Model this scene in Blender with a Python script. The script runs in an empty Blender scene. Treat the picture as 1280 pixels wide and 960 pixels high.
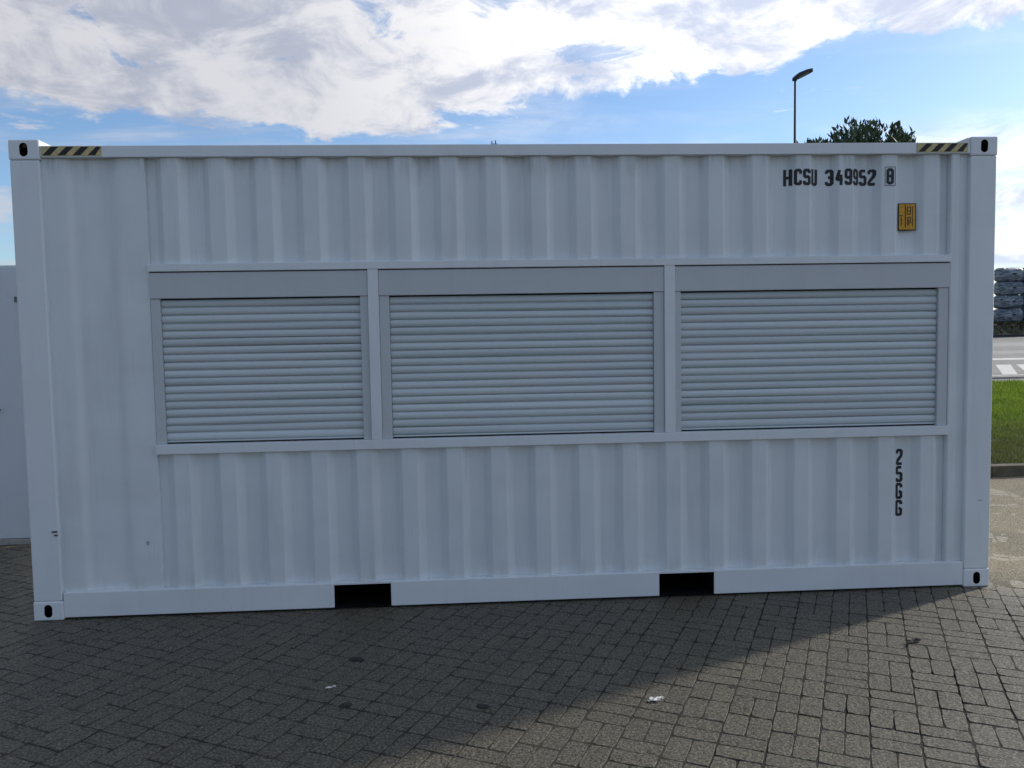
import bpy, bmesh, math, random
import numpy as np
from mathutils import Vector, Matrix, Euler, noise
random.seed(7)
RNG = np.random.default_rng(7)
R = math.radians
sc = bpy.context.scene
C = sc.collection

# ------------------------------------------------------------------ camera
cam_d = bpy.data.cameras.new('camera')
cam = bpy.data.objects.new('camera', cam_d); C.objects.link(cam)
cam_d.sensor_width = 36.0; cam_d.lens = 28.125; cam_d.clip_start = 0.05; cam_d.clip_end = 5000
CAM = Vector((2.66523, -4.95415, 1.69653))
cam.location = CAM
cam.rotation_euler = (1.509369, 0.0173895, -0.0587209)
sc.camera = cam

# ------------------------------------------------------------------ sun, exposure
SUN_DIR = Vector((0.896, 0.444, math.tan(R(29.5)))).normalized()
sun_d = bpy.data.lights.new('sun', 'SUN'); sun_d.energy = 2.45; sun_d.angle = R(2.2); sun_d.color = (1.0, 0.93, 0.82)
sun = bpy.data.objects.new('sun', sun_d); C.objects.link(sun)
sun.rotation_euler = SUN_DIR.to_track_quat('Z', 'Y').to_euler()
sc.view_settings.view_transform = 'Standard'; sc.view_settings.look = 'None'
sc.view_settings.exposure = 0.28; sc.view_settings.gamma = 1.0
sc.cycles.use_adaptive_sampling = True
sc.cycles.max_bounces = 6

# ------------------------------------------------------------------ node helper
class NT:
    def __init__(s, tree): s.t = tree; s.n = tree.nodes; s.l = tree.links
    def new(s, typ, **kw):
        n = s.n.new(typ)
        for k, v in kw.items(): setattr(n, k, v)
        return n
    def put(s, sock, v):
        if hasattr(v, 'is_linked') or isinstance(v, bpy.types.NodeSocket): s.l.new(v, sock)
        elif v is not None: sock.default_value = v
    def math(s, op, a, b=None, c=None, clamp=False):
        n = s.new('ShaderNodeMath', operation=op, use_clamp=clamp)
        s.put(n.inputs[0], a)
        if b is not None: s.put(n.inputs[1], b)
        if c is not None: s.put(n.inputs[2], c)
        return n.outputs[0]
    def vmath(s, op, a, b=None, scale=None):
        n = s.new('ShaderNodeVectorMath', operation=op)
        s.put(n.inputs[0], a)
        if b is not None: s.put(n.inputs[1], b)
        if scale is not None: s.put(n.inputs[3], scale)
        return n.outputs['Value'] if op in ('DOT_PRODUCT', 'LENGTH') else n.outputs[0]
    def noise(s, vec, scale, detail=4, rough=0.55, dist=0.0, lac=2.0):
        n = s.new('ShaderNodeTexNoise')
        s.put(n.inputs['Vector'], vec); n.inputs['Scale'].default_value = scale
        n.inputs['Detail'].default_value = detail; n.inputs['Roughness'].default_value = rough
        n.inputs['Distortion'].default_value = dist; n.inputs['Lacunarity'].default_value = lac
        return n.outputs['Fac']
    def smooth(s, v, lo, hi, a=0.0, b=1.0):
        n = s.new('ShaderNodeMapRange', interpolation_type='SMOOTHSTEP')
        s.put(n.inputs[0], v); s.put(n.inputs[1], lo); s.put(n.inputs[2], hi)
        s.put(n.inputs[3], a); s.put(n.inputs[4], b)
        return n.outputs[0]
    def lin(s, v, lo, hi, a=0.0, b=1.0):
        n = s.new('ShaderNodeMapRange'); s.put(n.inputs[0], v)
        for i, x in enumerate((lo, hi, a, b)): s.put(n.inputs[i+1], x)
        return n.outputs[0]
    def mix(s, f, a, b, blend='MIX'):
        n = s.new('ShaderNodeMix', data_type='RGBA', blend_type=blend)
        s.put(n.inputs[0], f)
        for k, v in ((6, a), (7, b)):
            if isinstance(v, tuple) and len(v) == 3: v = (*v, 1)
            s.put(n.inputs[k], v)
        return n.outputs[2]
    def xyz(s, x, y, z):
        n = s.new('ShaderNodeCombineXYZ')
        for i, v in enumerate((x, y, z)): s.put(n.inputs[i], v)
        return n.outputs[0]
    def sep(s, v):
        n = s.new('ShaderNodeSeparateXYZ'); s.put(n.inputs[0], v); return n.outputs
    def mapping(s, v, scale=(1, 1, 1), loc=(0, 0, 0), rot=(0, 0, 0)):
        n = s.new('ShaderNodeMapping'); s.put(n.inputs[0], v)
        n.inputs['Scale'].default_value = scale; n.inputs['Location'].default_value = loc
        n.inputs['Rotation'].default_value = rot
        return n.outputs[0]

# ------------------------------------------------------------------ world: Nishita sky and a broken cloud bank
world = bpy.data.worlds.new('World'); sc.world = world; world.use_nodes = True
w = NT(world.node_tree); w.n.clear()
sky = w.new('ShaderNodeTexSky', sky_type='NISHITA'); sky.sun_disc = False
sky.sun_elevation = math.asin(SUN_DIR.z); sky.sun_rotation = math.atan2(SUN_DIR.x, SUN_DIR.y)
sky.altitude = 0; sky.air_density = 1.0; sky.dust_density = 0.6; sky.ozone_density = 1.6
tc = w.new('ShaderNodeTexCoord'); D = tc.outputs['Generated']
dx, dy, dz = w.sep(D)
dzc = w.math('MAXIMUM', dz, 0.03)
px = w.math('DIVIDE', dx, dzc); py = w.math('DIVIDE', dy, dzc)
P = w.xyz(px, py, 0.0)
Q = w.mapping(D, scale=(1.0, 1.0, 2.1))
nbig = w.noise(P, 0.6, 3, 0.5, 0.2)
nq = w.noise(Q, 6.0, 10, 0.64, 0.30)
e1 = w.math('SUBTRACT', w.math('MULTIPLY_ADD', px, 0.42, 4.25), py)
e2 = w.math('SUBTRACT', w.math('MULTIPLY_ADD', px, -0.62, 3.86), py)
e = w.math('MINIMUM', e1, e2)
en = w.math('MULTIPLY_ADD', w.math('SUBTRACT', nbig, 0.5), 0.8, e)
en = w.math('MULTIPLY_ADD', w.math('SUBTRACT', nq, 0.46), 2.2, en)
bank = w.smooth(en, -0.02, 0.22)
# wisps on the left under the bank
wv = w.noise(w.mapping(P, scale=(0.45, 1.3, 1), rot=(0, 0, -0.35)), 1.0, 8, 0.6, 0.4)
wis = w.math('MULTIPLY', w.smooth(wv, 0.42, 0.68, 0, 0.75), w.smooth(w.math('ADD', e, 0.0), -1.5, 0.0))
wis = w.math('MULTIPLY', wis, w.smooth(px, -0.3, 0.9, 1.0, 0.25))
# gaps of blue in the bank
gn = w.noise(w.mapping(Q, loc=(3.1, 1.7, 0.4)), 7.5, 10, 0.62, 0.5)
gaps = w.smooth(gn, 0.35, 0.43, 0.35, 1.0)
gap_far = w.smooth(py, 0.2, 1.8)              # the deck opens up further back overhead
gaps2 = w.smooth(gn, 0.46, 0.58, 0.0, 1.0)
gg = w.math('ADD', w.math('MULTIPLY', gap_far, gaps), w.math('MULTIPLY', w.math('SUBTRACT', 1.0, gap_far), gaps2))
cover = w.math('MAXIMUM', w.math('MULTIPLY', bank, gg), wis)
# low clouds near the horizon
lowv = w.noise(w.mapping(D, scale=(2.6, 2.6, 17.0), loc=(0.35, 0.2, 0.3)), 1.0, 7, 0.55, 0.2)
lowband = w.math('MULTIPLY', w.smooth(dz, 0.0, 0.05), w.smooth(dz, 0.17, 0.24, 1, 0))
low = w.math('MULTIPLY', w.smooth(lowv, 0.45, 0.58, 0, 0.92), lowband)
cover = w.math('MAXIMUM', cover, low)
# small scraps
scr = w.noise(P, 2.2, 6, 0.6, 0.3)
scrap = w.math('MULTIPLY', w.smooth(scr, 0.61, 0.72, 0, 0.7), w.smooth(dz, 0.15, 0.2))
cover = w.math('MAXIMUM', cover, scrap)
# cloud brightness: forward scattering towards the sun, thickness relief
sd = w.vmath('DOT_PRODUCT', D, tuple(SUN_DIR))
glow = w.smooth(sd, 0.30, 0.76)
back = w.smooth(sd, -0.7, 0.35, 0.42, 1.0)  # clouds away from the sun dimmed to hold down light on the container
relief = w.noise(w.mapping(Q, loc=(0.05, 0.03, 0.1)), 10.0, 10, 0.62, 0.45)
rel = w.smooth(relief, 0.36, 0.60, 0.0, 1.0)
dark = w.mix(glow, (3.2, 3.45, 4.2), (4.8, 5.3, 6.6))
lite = w.mix(glow, (5.1, 5.15, 5.5), (9.0, 8.9, 8.9))
ccol = w.vmath('SCALE', w.mix(rel, dark, lite), scale=back)
skyc = w.mix(1.0, sky.outputs[0], (0.84, 0.97, 1.12), 'MULTIPLY')
fin = w.mix(cover, skyc, ccol)
bg = w.new('ShaderNodeBackground'); w.put(bg.inputs[0], fin); bg.inputs[1].default_value = 0.115
wo = w.new('ShaderNodeOutputWorld'); w.l.new(bg.outputs[0], wo.inputs[0])

# ------------------------------------------------------------------ materials
def material(name, base=(0.5, 0.5, 0.5), rough=0.6, metal=0.0, build=None, spec=None):
    m = bpy.data.materials.new(name); m.use_nodes = True
    t = NT(m.node_tree); b = t.n['Principled BSDF']
    b.inputs['Base Color'].default_value = (*base, 1); b.inputs['Roughness'].default_value = rough
    b.inputs['Metallic'].default_value = metal
    if spec is not None: b.inputs['Specular IOR Level'].default_value = spec
    if build: build(t, b)
    return m
def bump(t, b, h, strength, dist):
    n = t.new('ShaderNodeBump'); n.inputs['Strength'].default_value = strength; n.inputs['Distance'].default_value = dist
    t.put(n.inputs['Height'], h); t.l.new(n.outputs[0], b.inputs['Normal'])

def painted(base, rough=0.38, wobble=1.0, grime=1.0, streaks=False, each=False):
    def f(t, b):
        g = t.new('ShaderNodeNewGeometry').outputs['Position']
        n1 = t.noise(g, 1.6, 5, 0.6)
        n2 = t.noise(t.mapping(g, scale=(9, 9, 0.8)), 1.0, 5, 0.65)
        n3 = t.noise(g, 60, 4, 0.7)
        col = t.mix(t.smooth(n1, 0.35, 0.7, 0, 0.35*grime), base, tuple(c*k for c, k in zip(base, (0.83, 0.84, 0.83))))
        col = t.mix(t.smooth(n2, 0.5, 0.78, 0, 0.35*grime), col, tuple(c*k for c, k in zip(base, (0.72, 0.72, 0.70))))
        col = t.mix(t.smooth(n3, 0.62, 0.8, 0, 0.22*grime), col, (0.42, 0.41, 0.38))
        if streaks:
            x, y, z = t.sep(g)
            s1 = t.noise(t.mapping(g, scale=(14, 0, 0.6)), 1.0, 5, 0.7)
            s2 = t.noise(t.mapping(g, scale=(3.6, 0, 0)), 1.0, 2, 0.5)
            lim = t.math('MULTIPLY_ADD', s2, -0.42, 2.86)          # how far each run of dirt reaches down
            reach = t.smooth(z, lim, t.math('ADD', lim, 0.14))
            up = t.smooth(z, 2.2, 2.3)
            f1 = t.math('MULTIPLY', t.math('MULTIPLY', reach, up), t.smooth(s1, 0.40, 0.70, 0.05, 0.60))
            col = t.mix(f1, col, (0.36, 0.37, 0.37))
            f2 = t.math('MULTIPLY', t.smooth(z, 0.17, 0.30, 1, 0), t.smooth(s1, 0.45, 0.7, 0, 0.35))
            col = t.mix(f2, col, (0.5, 0.47, 0.42))
        t.put(b.inputs['Base Color'], col)
        if each:
            rnd = t.new('ShaderNodeObjectInfo').outputs['Random']
            col = t.mix(1.0, col, t.vmath('SCALE', (1.0, 1.0, 1.0), scale=t.lin(rnd, 0, 1, 0.92, 1.08)), 'MULTIPLY')
            t.put(b.inputs['Base Color'], col)
        else: t.put(b.inputs['Roughness'], t.lin(n2, 0.3, 0.7, rough-0.05, rough+0.12))
        hb = t.math('ADD', t.math('MULTIPLY', t.noise(g, 2.3, 2, 0.5), 1.0), t.math('MULTIPLY', n3, 0.012))
        bump(t, b, hb, 1.0, 0.018*wobble)
    return f
M = {}
M['white'] = material('white_container_paint', build=painted((0.745, 0.785, 0.80), 0.30, 1.0, 1.0, True))
M['white_plain'] = material('white_trim_paint', build=painted((0.765, 0.80, 0.82), 0.30, 0.7, 0.7))
M['slat'] = material('shutter_aluminium', build=painted((0.58, 0.635, 0.65), 0.26, 0.8, 0.04, each=True))
M['box'] = material('shutter_box_grey', build=painted((0.57, 0.595, 0.615), 0.33, 0.5, 0.4))
M['cabin'] = material('cabin_paint', build=painted((0.70, 0.74, 0.77), 0.5, 0.4, 0.6))
M['black'] = material('black_paint', (0.012, 0.012, 0.014), 0.5)
M['recess_shade'] = material('recess_shade_black', (0.008, 0.008, 0.009), 0.9, spec=0.05)  # near-black colour carries the shade inside pockets, apertures and behind slats
M['seal'] = material('grey_seal', (0.12, 0.125, 0.13), 0.6)
M['roof'] = material('roof_paint', build=painted((0.6, 0.62, 0.62), 0.5, 1, 1))
M['timber'] = material('plywood_floor', (0.2, 0.12, 0.06), 0.7)
def yel(t, b):
    g = t.new('ShaderNodeNewGeometry').outputs['Position']
    t.put(b.inputs['Base Color'], t.mix(t.smooth(t.noise(g, 40, 5, 0.65), 0.4, 0.65), (0.66, 0.54, 0.24), (0.42, 0.37, 0.22)))
M['hazard_yellow'] = material('faded_hazard_yellow', rough=0.6, build=yel)
def yel2(t, b):
    g = t.new('ShaderNodeNewGeometry').outputs['Position']
    t.put(b.inputs['Base Color'], t.mix(t.smooth(t.noise(g, 90, 5, 0.65), 0.42, 0.62), (0.74, 0.38, 0.015), (0.55, 0.26, 0.01)))
M['sticker'] = material('sticker_yellow', rough=0.5, build=yel2)
M['blackish'] = material('worn_black_print', (0.012, 0.012, 0.013), 0.55)
M['letter'] = material('black_lettering', (0.014, 0.014, 0.017), 0.5)
M['smudge'] = material('grey_smudge', (0.36, 0.38, 0.40), 0.6)
M['lamp'] = material('dark_lamp_metal', (0.03, 0.033, 0.045), 0.6)
M['glass'] = material('lamp_lens', (0.25, 0.26, 0.27), 0.2)

def paver_m(t, b):
    g = t.new('ShaderNodeNewGeometry').outputs['Position']
    at = t.new('ShaderNodeAttribute', attribute_name='tone').outputs['Fac']
    fine = t.noise(g, 85, 8, 0.80)
    mid = t.noise(g, 22, 5, 0.65)
    big = t.noise(g, 0.55, 4, 0.6)
    c = t.mix(at, (0.074, 0.065, 0.044), (0.108, 0.096, 0.066))
    c = t.mix(t.smooth(big, 0.35, 0.65, 0, 0.5), c, (0.080, 0.073, 0.056))
    c = t.mix(t.smooth(fine, 0.41, 0.50, 0.92, 0), c, (0.026, 0.023, 0.018))
    c = t.mix(t.smooth(fine, 0.50, 0.59, 0, 0.85), c, (0.24, 0.215, 0.165))
    c = t.mix(t.smooth(mid, 0.52, 0.72, 0, 0.4), c, (0.045, 0.040, 0.031))
    x, y, z = t.sep(g)
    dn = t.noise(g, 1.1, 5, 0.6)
    sand_glare = t.math('MULTIPLY', t.smooth(t.math('MULTIPLY_ADD', y, 0.5, x), 5.5, 6.6), t.smooth(y, -1.0, 0.2))
    sand_glare = t.math('MULTIPLY', sand_glare, t.smooth(dn, 0.25, 0.55, 0.6, 0.92))
    c = t.mix(sand_glare, c, t.mix(t.smooth(fine, 0.42, 0.56), (0.13, 0.108, 0.070), (0.43, 0.375, 0.265)))     # pale sand along the kerb side, its colour brightened with painted sun glare
    st_ = t.noise(g, 3.2, 5, 0.7)
    c = t.mix(t.smooth(st_, 0.58, 0.78, 0, 0.35), c, (0.045, 0.042, 0.036))
    t.put(b.inputs['Base Color'], c)
    t.put(b.inputs['Roughness'], t.lin(mid, 0.3, 0.7, 0.50, 0.70))
    h = t.math('ADD', t.math('MULTIPLY', fine, 0.35), t.math('MULTIPLY', mid, 1.0))
    bump(t, b, h, 1.0, 0.009)
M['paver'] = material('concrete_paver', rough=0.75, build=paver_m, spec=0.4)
def bed_m(t, b):
    g = t.new('ShaderNodeNewGeometry').outputs['Position']
    f = t.noise(g, 120, 5, 0.7)
    pat = t.new('ShaderNodeTexBrick'); t.put(pat.inputs['Vector'], t.mapping(g, rot=(0, 0, 0.4668)))
    pat.inputs['Scale'].default_value = 1.0; pat.inputs['Brick Width'].default_value = 0.204
    pat.inputs['Row Height'].default_value = 0.102; pat.inputs['Mortar Size'].default_value = 0.004
    pat.inputs['Color1'].default_value = (0.10, 0.095, 0.083, 1); pat.inputs['Color2'].default_value = (0.125, 0.118, 0.10, 1)
    pat.inputs['Mortar'].default_value = (0.035, 0.032, 0.028, 1)
    x, y, z = t.sep(g)
    inside = t.math('MULTIPLY', t.math('MULTIPLY', t.math('GREATER_THAN', x, -6.4), t.math('LESS_THAN', x, 13.9)),
                    t.math('MULTIPLY', t.math('GREATER_THAN', y, -4.4), t.math('LESS_THAN', y, 3.6)))
    c = t.mix(inside, pat.outputs[0], t.mix(t.smooth(t.noise(g, 2.0, 3, 0.5), 0.35, 0.6), (0.032, 0.028, 0.020), t.mix(t.smooth(x, 2.6, 4.8), (0.068, 0.060, 0.045), (0.040, 0.035, 0.026))))
    c = t.mix(t.smooth(f, 0.4, 0.6, 0.35, 0), c, (0.02, 0.018, 0.016))
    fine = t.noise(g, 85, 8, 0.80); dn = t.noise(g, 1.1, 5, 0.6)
    sand_glare = t.math('MULTIPLY', t.smooth(t.math('MULTIPLY_ADD', y, 0.5, x), 5.5, 6.6), t.smooth(y, -1.0, 0.2))
    sand_glare = t.math('MULTIPLY', sand_glare, t.smooth(dn, 0.25, 0.55, 0.6, 0.95))
    c = t.mix(sand_glare, c, t.mix(t.smooth(fine, 0.42, 0.56), (0.13, 0.108, 0.070), (0.43, 0.375, 0.265)))  # same sand tint with sun glare painted in, on the joint bed
    t.put(b.inputs['Base Color'], c); bump(t, b, t.math('ADD', f, t.math('MULTIPLY', t.noise(g, 30, 5, 0.7), 1.5)), 0.9, 0.010)
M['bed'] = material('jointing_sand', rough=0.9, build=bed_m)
def noisy(c1, c2, s1=3, s2=60, bs=0.01, lo=0.4, hi=0.62, rough=0.9, c3=None):
    def f(t, b):
        g = t.new('ShaderNodeNewGeometry').outputs['Position']
        a = t.noise(g, s1, 6, 0.65); d = t.noise(g, s2, 5, 0.7)
        c = t.mix(t.smooth(a, lo, hi), c1, c2)
        c = t.mix(t.smooth(d, 0.4, 0.65, 0.0, 0.5), c, c3 or tuple(x*0.5 for x in c1))
        t.put(b.inputs['Base Color'], c); bump(t, b, t.math('ADD', d, a), 0.8, bs)
    return f
M['kerb'] = material('concrete_kerb', rough=0.85, build=noisy((0.13, 0.115, 0.08), (0.075, 0.066, 0.045), 4, 80, 0.004))
M['asphalt'] = material('asphalt', rough=0.85, build=noisy((0.33, 0.315, 0.285), (0.26, 0.25, 0.23), 0.5, 60, 0.004, c3=(0.12, 0.115, 0.105)))
M['pale'] = material('pale_concrete', rough=0.85, build=noisy((0.42, 0.41, 0.38), (0.34, 0.33, 0.31), 0.8, 30, 0.004))
M['marking'] = material('white_road_paint', rough=0.7, build=noisy((0.72, 0.71, 0.66), (0.58, 0.57, 0.53), 2.0, 15, 0.001, c3=(0.5, 0.49, 0.45)))
M['soil'] = material('soil', rough=0.95, build=noisy((0.075, 0.085, 0.035), (0.05, 0.07, 0.022), 0.7, 12, 0.03))
M['verge'] = material('weedy_verge', rough=0.95, build=noisy((0.15, 0.145, 0.085), (0.07, 0.08, 0.04), 0.9, 6, 0.08, c3=(0.3, 0.29, 0.25)))
def grass_m(t, b):
    g = t.new('ShaderNodeNewGeometry').outputs['Position']
    n = t.noise(g, 0.9, 4, 0.6); n2 = t.noise(g, 14, 3, 0.6); x, y, z = t.sep(g)
    c = t.mix(t.smooth(n, 0.35, 0.65), (0.15, 0.23, 0.035), (0.22, 0.30, 0.05))
    c = t.mix(t.smooth(n2, 0.45, 0.62, 0, 0.85), c, (0.07, 0.11, 0.02))
    c = t.mix(t.math('MULTIPLY', t.smooth(y, 4.8, 9.5, 1, 0), 0.9), c, (0.085, 0.092, 0.045))
    t.put(b.inputs['Base Color'], c)
    tr = t.new('ShaderNodeBsdfTranslucent'); t.put(tr.inputs[0], t.mix(1.0, c, (1.3, 1.35, 0.9), 'MULTIPLY'))
    mx = t.new('ShaderNodeMixShader'); mx.inputs[0].default_value = 0.45
    out = [n for n in t.n if n.type == 'OUTPUT_MATERIAL'][0]
    t.l.new(b.outputs[0], mx.inputs[1]); t.l.new(tr.outputs[0], mx.inputs[2]); t.l.new(mx.outputs[0], out.inputs[0])
M['grass'] = material('grass_blades', rough=0.7, build=grass_m, spec=0.25)
def leaf_m(t, b):
    g = t.new('ShaderNodeNewGeometry')
    r = g.outputs['Random Per Island']
    c = t.mix(r, (0.035, 0.065, 0.035), (0.11, 0.16, 0.08))
    t.put(b.inputs['Base Color'], c)
M['leaf'] = material('dark_leaves', rough=0.5, build=leaf_m)
M['bark'] = material('bark', rough=0.9, build=noisy((0.10, 0.08, 0.06), (0.06, 0.05, 0.04), 6, 40, 0.02))
def wrap_m(t, b):
    g = t.new('ShaderNodeNewGeometry').outputs['Position']
    n = t.noise(t.mapping(g, scale=(1.2, 1.2, 5)), 1.4, 6, 0.65, 0.8)
    t.put(b.inputs['Base Color'], t.mix(t.smooth(n, 0.4, 0.65), (0.05, 0.075, 0.105), (0.28, 0.35, 0.42)))
    bump(t, b, n, 1.0, 0.12)
M['wrap'] = material('dark_plastic_wrap', rough=0.32, build=wrap_m)
M['litter'] = material('white_paper', (0.75, 0.73, 0.68), 0.7)
M['clod'] = material('dark_dirt', rough=0.95, build=noisy((0.03, 0.027, 0.023), (0.05, 0.045, 0.036), 40, 200, 0.004))

# ------------------------------------------------------------------ object helpers
def link(o, parent=None):
    C.objects.link(o)
    if parent is not None: o.parent = parent
    return o
def tag(o, label=None, cat=None, group=None, kind=None):
    if label: o['label'] = label
    if cat: o['category'] = cat
    if group: o['group'] = group
    if kind: o['kind'] = kind
    return o
def empty(name, loc=(0, 0, 0), rz=0.0, parent=None):
    o = bpy.data.objects.new(name, None); o.location = loc; o.rotation_euler = (0, 0, rz); o.empty_display_size = 0.2
    return link(o, parent)
class MB:
    def __init__(s): s.v = []; s.f = []; s.m = []
    def add(s, vs, fs, mi=0):
        k = len(s.v); s.v += [tuple(v) for v in vs]; s.f += [tuple(i+k for i in f) for f in fs]; s.m += [mi]*len(fs); return s
    def box(s, x0, x1, y0, y1, z0, z1, mi=0):
        vs = [(x0,y0,z0),(x1,y0,z0),(x1,y1,z0),(x0,y1,z0),(x0,y0,z1),(x1,y0,z1),(x1,y1,z1),(x0,y1,z1)]
        return s.add(vs, [(0,3,2,1),(4,5,6,7),(0,1,5,4),(1,2,6,5),(2,3,7,6),(3,0,4,7)], mi)
    def quad(s, a, b, c, d, mi=0): return s.add([a, b, c, d], [(0, 1, 2, 3)], mi)
    def tube(s, pts, rad, n=8, mi=0, caps=True):
        pts = [Vector(p) for p in pts]; rings = []
        if not hasattr(rad, '__len__'): rad = [rad]*len(pts)
        for i, p in enumerate(pts):
            d = (pts[min(i+1, len(pts)-1)]-pts[max(i-1, 0)]).normalized()
            u = d.cross(Vector((0, 1, 0.123))).normalized(); q = d.cross(u)
            rings.append([p+rad[i]*(math.cos(2*math.pi*k/n)*u+math.sin(2*math.pi*k/n)*q) for k in range(n)])
        vs = [v for r in rings for v in r]; fs = []
        for i in range(len(pts)-1):
            for k in range(n):
                fs.append((i*n+k, i*n+(k+1) % n, (i+1)*n+(k+1) % n, (i+1)*n+k))
        if caps: fs += [tuple(range(n))[::-1], tuple(range((len(pts)-1)*n, len(pts)*n))]
        return s.add(vs, fs, mi)
    def mesh(s, name, mats, bevel=0, seg=2, smooth=False):
        me = bpy.data.meshes.new(name); me.from_pydata(s.v, [], s.f)
        for m in (mats if isinstance(mats, (list, tuple)) else [mats]): me.materials.append(m)
        me.polygons.foreach_set('material_index', s.m)
        bm = bmesh.new(); bm.from_mesh(me)
        bmesh.ops.recalc_face_normals(bm, faces=bm.faces)
        if bevel:
            ed = [e for e in bm.edges if len(e.link_faces) == 2 and e.calc_face_angle(0) > 0.5]
            bmesh.ops.bevel(bm, geom=ed, offset=bevel, segments=seg, affect='EDGES', profile=0.6, clamp_overlap=True)
        bm.to_mesh(me); bm.free()
        if smooth: me.polygons.foreach_set('use_smooth', [True]*len(me.polygons))
        me.update(); return me
    def build(s, name, mats, parent=None, **kw):
        return link(bpy.data.objects.new(name, s.mesh(name, mats, **kw)), parent)
def box_obj(name, b, mat, parent=None, bevel=0.003, **kw):
    return MB().box(*b).build(name, mat, parent, bevel=bevel, **kw)

# ================================================================== SETTING: ground sheets
def sheet(name, pts, z, mat, parent=None, kind='structure'):
    mb = MB(); mb.add([(x, y, z) for x, y in pts], [tuple(range(len(pts)))])
    o = mb.build(name, mat, parent)
    if kind: o['kind'] = kind
    return o
sheet('ground', [(-1500, -1500), (1500, -1500), (1500, 1500), (-1500, 1500)], -0.06, M['soil'])
KX, KY = 2.4, 3.62          # corner of the kerb line
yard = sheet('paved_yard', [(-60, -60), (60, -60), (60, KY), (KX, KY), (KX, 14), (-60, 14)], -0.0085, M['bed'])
mb = MB(); xs = np.linspace(-6.6, 14.1, 300); ys = np.linspace(-4.6, KY, 130)
mb.v = [(x, y, (-0.0034 if x > 4.6 else -0.0034+0.0014*min(1, (4.6-x)/1.5))+0.0052*noise.noise(Vector((x*3.1, y*3.1, .5)))+0.0032*noise.noise(Vector((x*11, y*11, 4)))) for y in ys for x in xs]
mb.v = [(x, y, (min(z, -0.0016) if x+.5*y < 5.6 or y < -.9 or x < 5.5 else z+0.0052*min(1, max(0, (x+.5*y-5.6)*1.2))*min(1, max(0, (y+.9)/1.1)))) for x, y, z in mb.v]
mb.f = [(j*300+i, j*300+i+1, (j+1)*300+i+1, (j+1)*300+i) for j in range(129) for i in range(299)]; mb.m = [0]*len(mb.f)
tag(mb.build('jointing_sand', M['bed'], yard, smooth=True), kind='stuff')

# pavers in herringbone, rotated against the container
ANG = -0.4668; MOD = 0.0965
ca, sa = math.cos(ANG), math.sin(ANG)
def paver_outline(seed):
    rr = random.Random(seed)
    hx, hy = MOD-0.0015, MOD/2-0.0015
    pts = []
    per = [(-1,-1),(-.5,-1),(0,-1),(.5,-1),(1,-1),(1,0),(1,1),(.5,1),(0,1),(-.5,1),(-1,1),(-1,0)]
    for (a, b) in per:
        cx = -a*0.0035*(abs(a) == 1 and abs(b) == 1)*rr.uniform(.4, 2); cy = -b*0.0035*(abs(a) == 1 and abs(b) == 1)*rr.uniform(.4, 2)
        wob = 0.0017
        pts.append((a*hx+cx+rr.uniform(-wob, wob)-(rr.uniform(0, .0016)*a if abs(a) == 1 else 0), b*hy+cy+rr.uniform(-wob, wob)-b*rr.uniform(0, .0016)))
    return pts
NV = 24
variants = []
for k in range(NV):
    o = paver_outline(k); n = len(o)
    top = [(x*(1-0.0018/MOD), y*(1-0.0018/(MOD/2)), 0.0) for x, y in o]
    top = [(x, y, random.Random(k*31+i).uniform(-0.0006, 0.0004)) for i, (x, y, z) in enumerate(top)]
    mid = [(x, y, -0.0017) for x, y in o]; low = [(x, y, -0.016) for x, y in o]
    vs = top+mid+low
    fs = [tuple(range(n))]+[(n+i, n+(i+1) % n, (i+1) % n, i) for i in range(n)]+[(2*n+i, 2*n+(i+1) % n, n+(i+1) % n, n+i) for i in range(n)]
    variants.append((np.array(vs), fs, random.Random(k+99).random()))
meshes = []
for k, (vs, fs, tone) in enumerate(variants):
    me = bpy.data.meshes.new('paver'); me.from_pydata([tuple(v) for v in vs], [], fs)
    a = me.attributes.new('tone', 'FLOAT', 'POINT'); a.data.foreach_set('value', [tone]*len(vs))
    me.materials.append(M['paver']); me.update(); meshes.append(me)
X0, X1, Y0, Y1 = -6.5, 14.0, -4.5, KY-0.01
origin = Vector((4.23, -1.55))
fwd = cam.rotation_euler.to_matrix() @ Vector((0, 0, -1)); rt = cam.rotation_euler.to_matrix() @ Vector((1, 0, 0)); upv = cam.rotation_euler.to_matrix() @ Vector((0, 1, 0))
cells = []
def add_cell(cu, cv, rot):
    x = origin.x+cu*ca-cv*sa; y = origin.y+cu*sa+cv*ca
    if not (X0 < x < X1 and Y0 < y < Y1): return
    if 0.3 < x < 5.75 and 0.35 < y < 2.1: return
    if -5.8 < x < -1.2 and y > 2.15: return
    v = Vector((x, y, 0))-CAM; d = v.dot(fwd)
    vis = d > 0.5 and abs(v.dot(rt)/d) < 0.66 and abs(v.dot(upv)/d) < 0.50
    if vis and 0 < x < 6.03 and y > 0: vis = False
    cells.append((0 if vis else 1, v.length, x, y, ANG+rot+random.gauss(0, 0.009), random.randrange(NV), max(-.0009, random.gauss(0, 0.0009))))
for i in range(-70, 71):
    off_v = (i % 2)*MOD+random.gauss(0, .002)
    for j in range(-64, 65):
        u0 = i*2*MOD; v0 = j*2*MOD+off_v
        if random.random() < 0.36:
            add_cell(u0+MOD, v0+.5*MOD, 0.0); add_cell(u0+MOD, v0+1.5*MOD, 0.0)
        else:
            add_cell(u0+.5*MOD, v0+MOD, math.pi/2); add_cell(u0+1.5*MOD, v0+MOD, math.pi/2)
cells.sort()
def sag(x, y):
    return 0.0
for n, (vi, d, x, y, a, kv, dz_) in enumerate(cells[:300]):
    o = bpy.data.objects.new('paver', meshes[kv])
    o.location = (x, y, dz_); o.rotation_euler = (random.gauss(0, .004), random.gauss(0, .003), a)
    link(o, yard)
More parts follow.
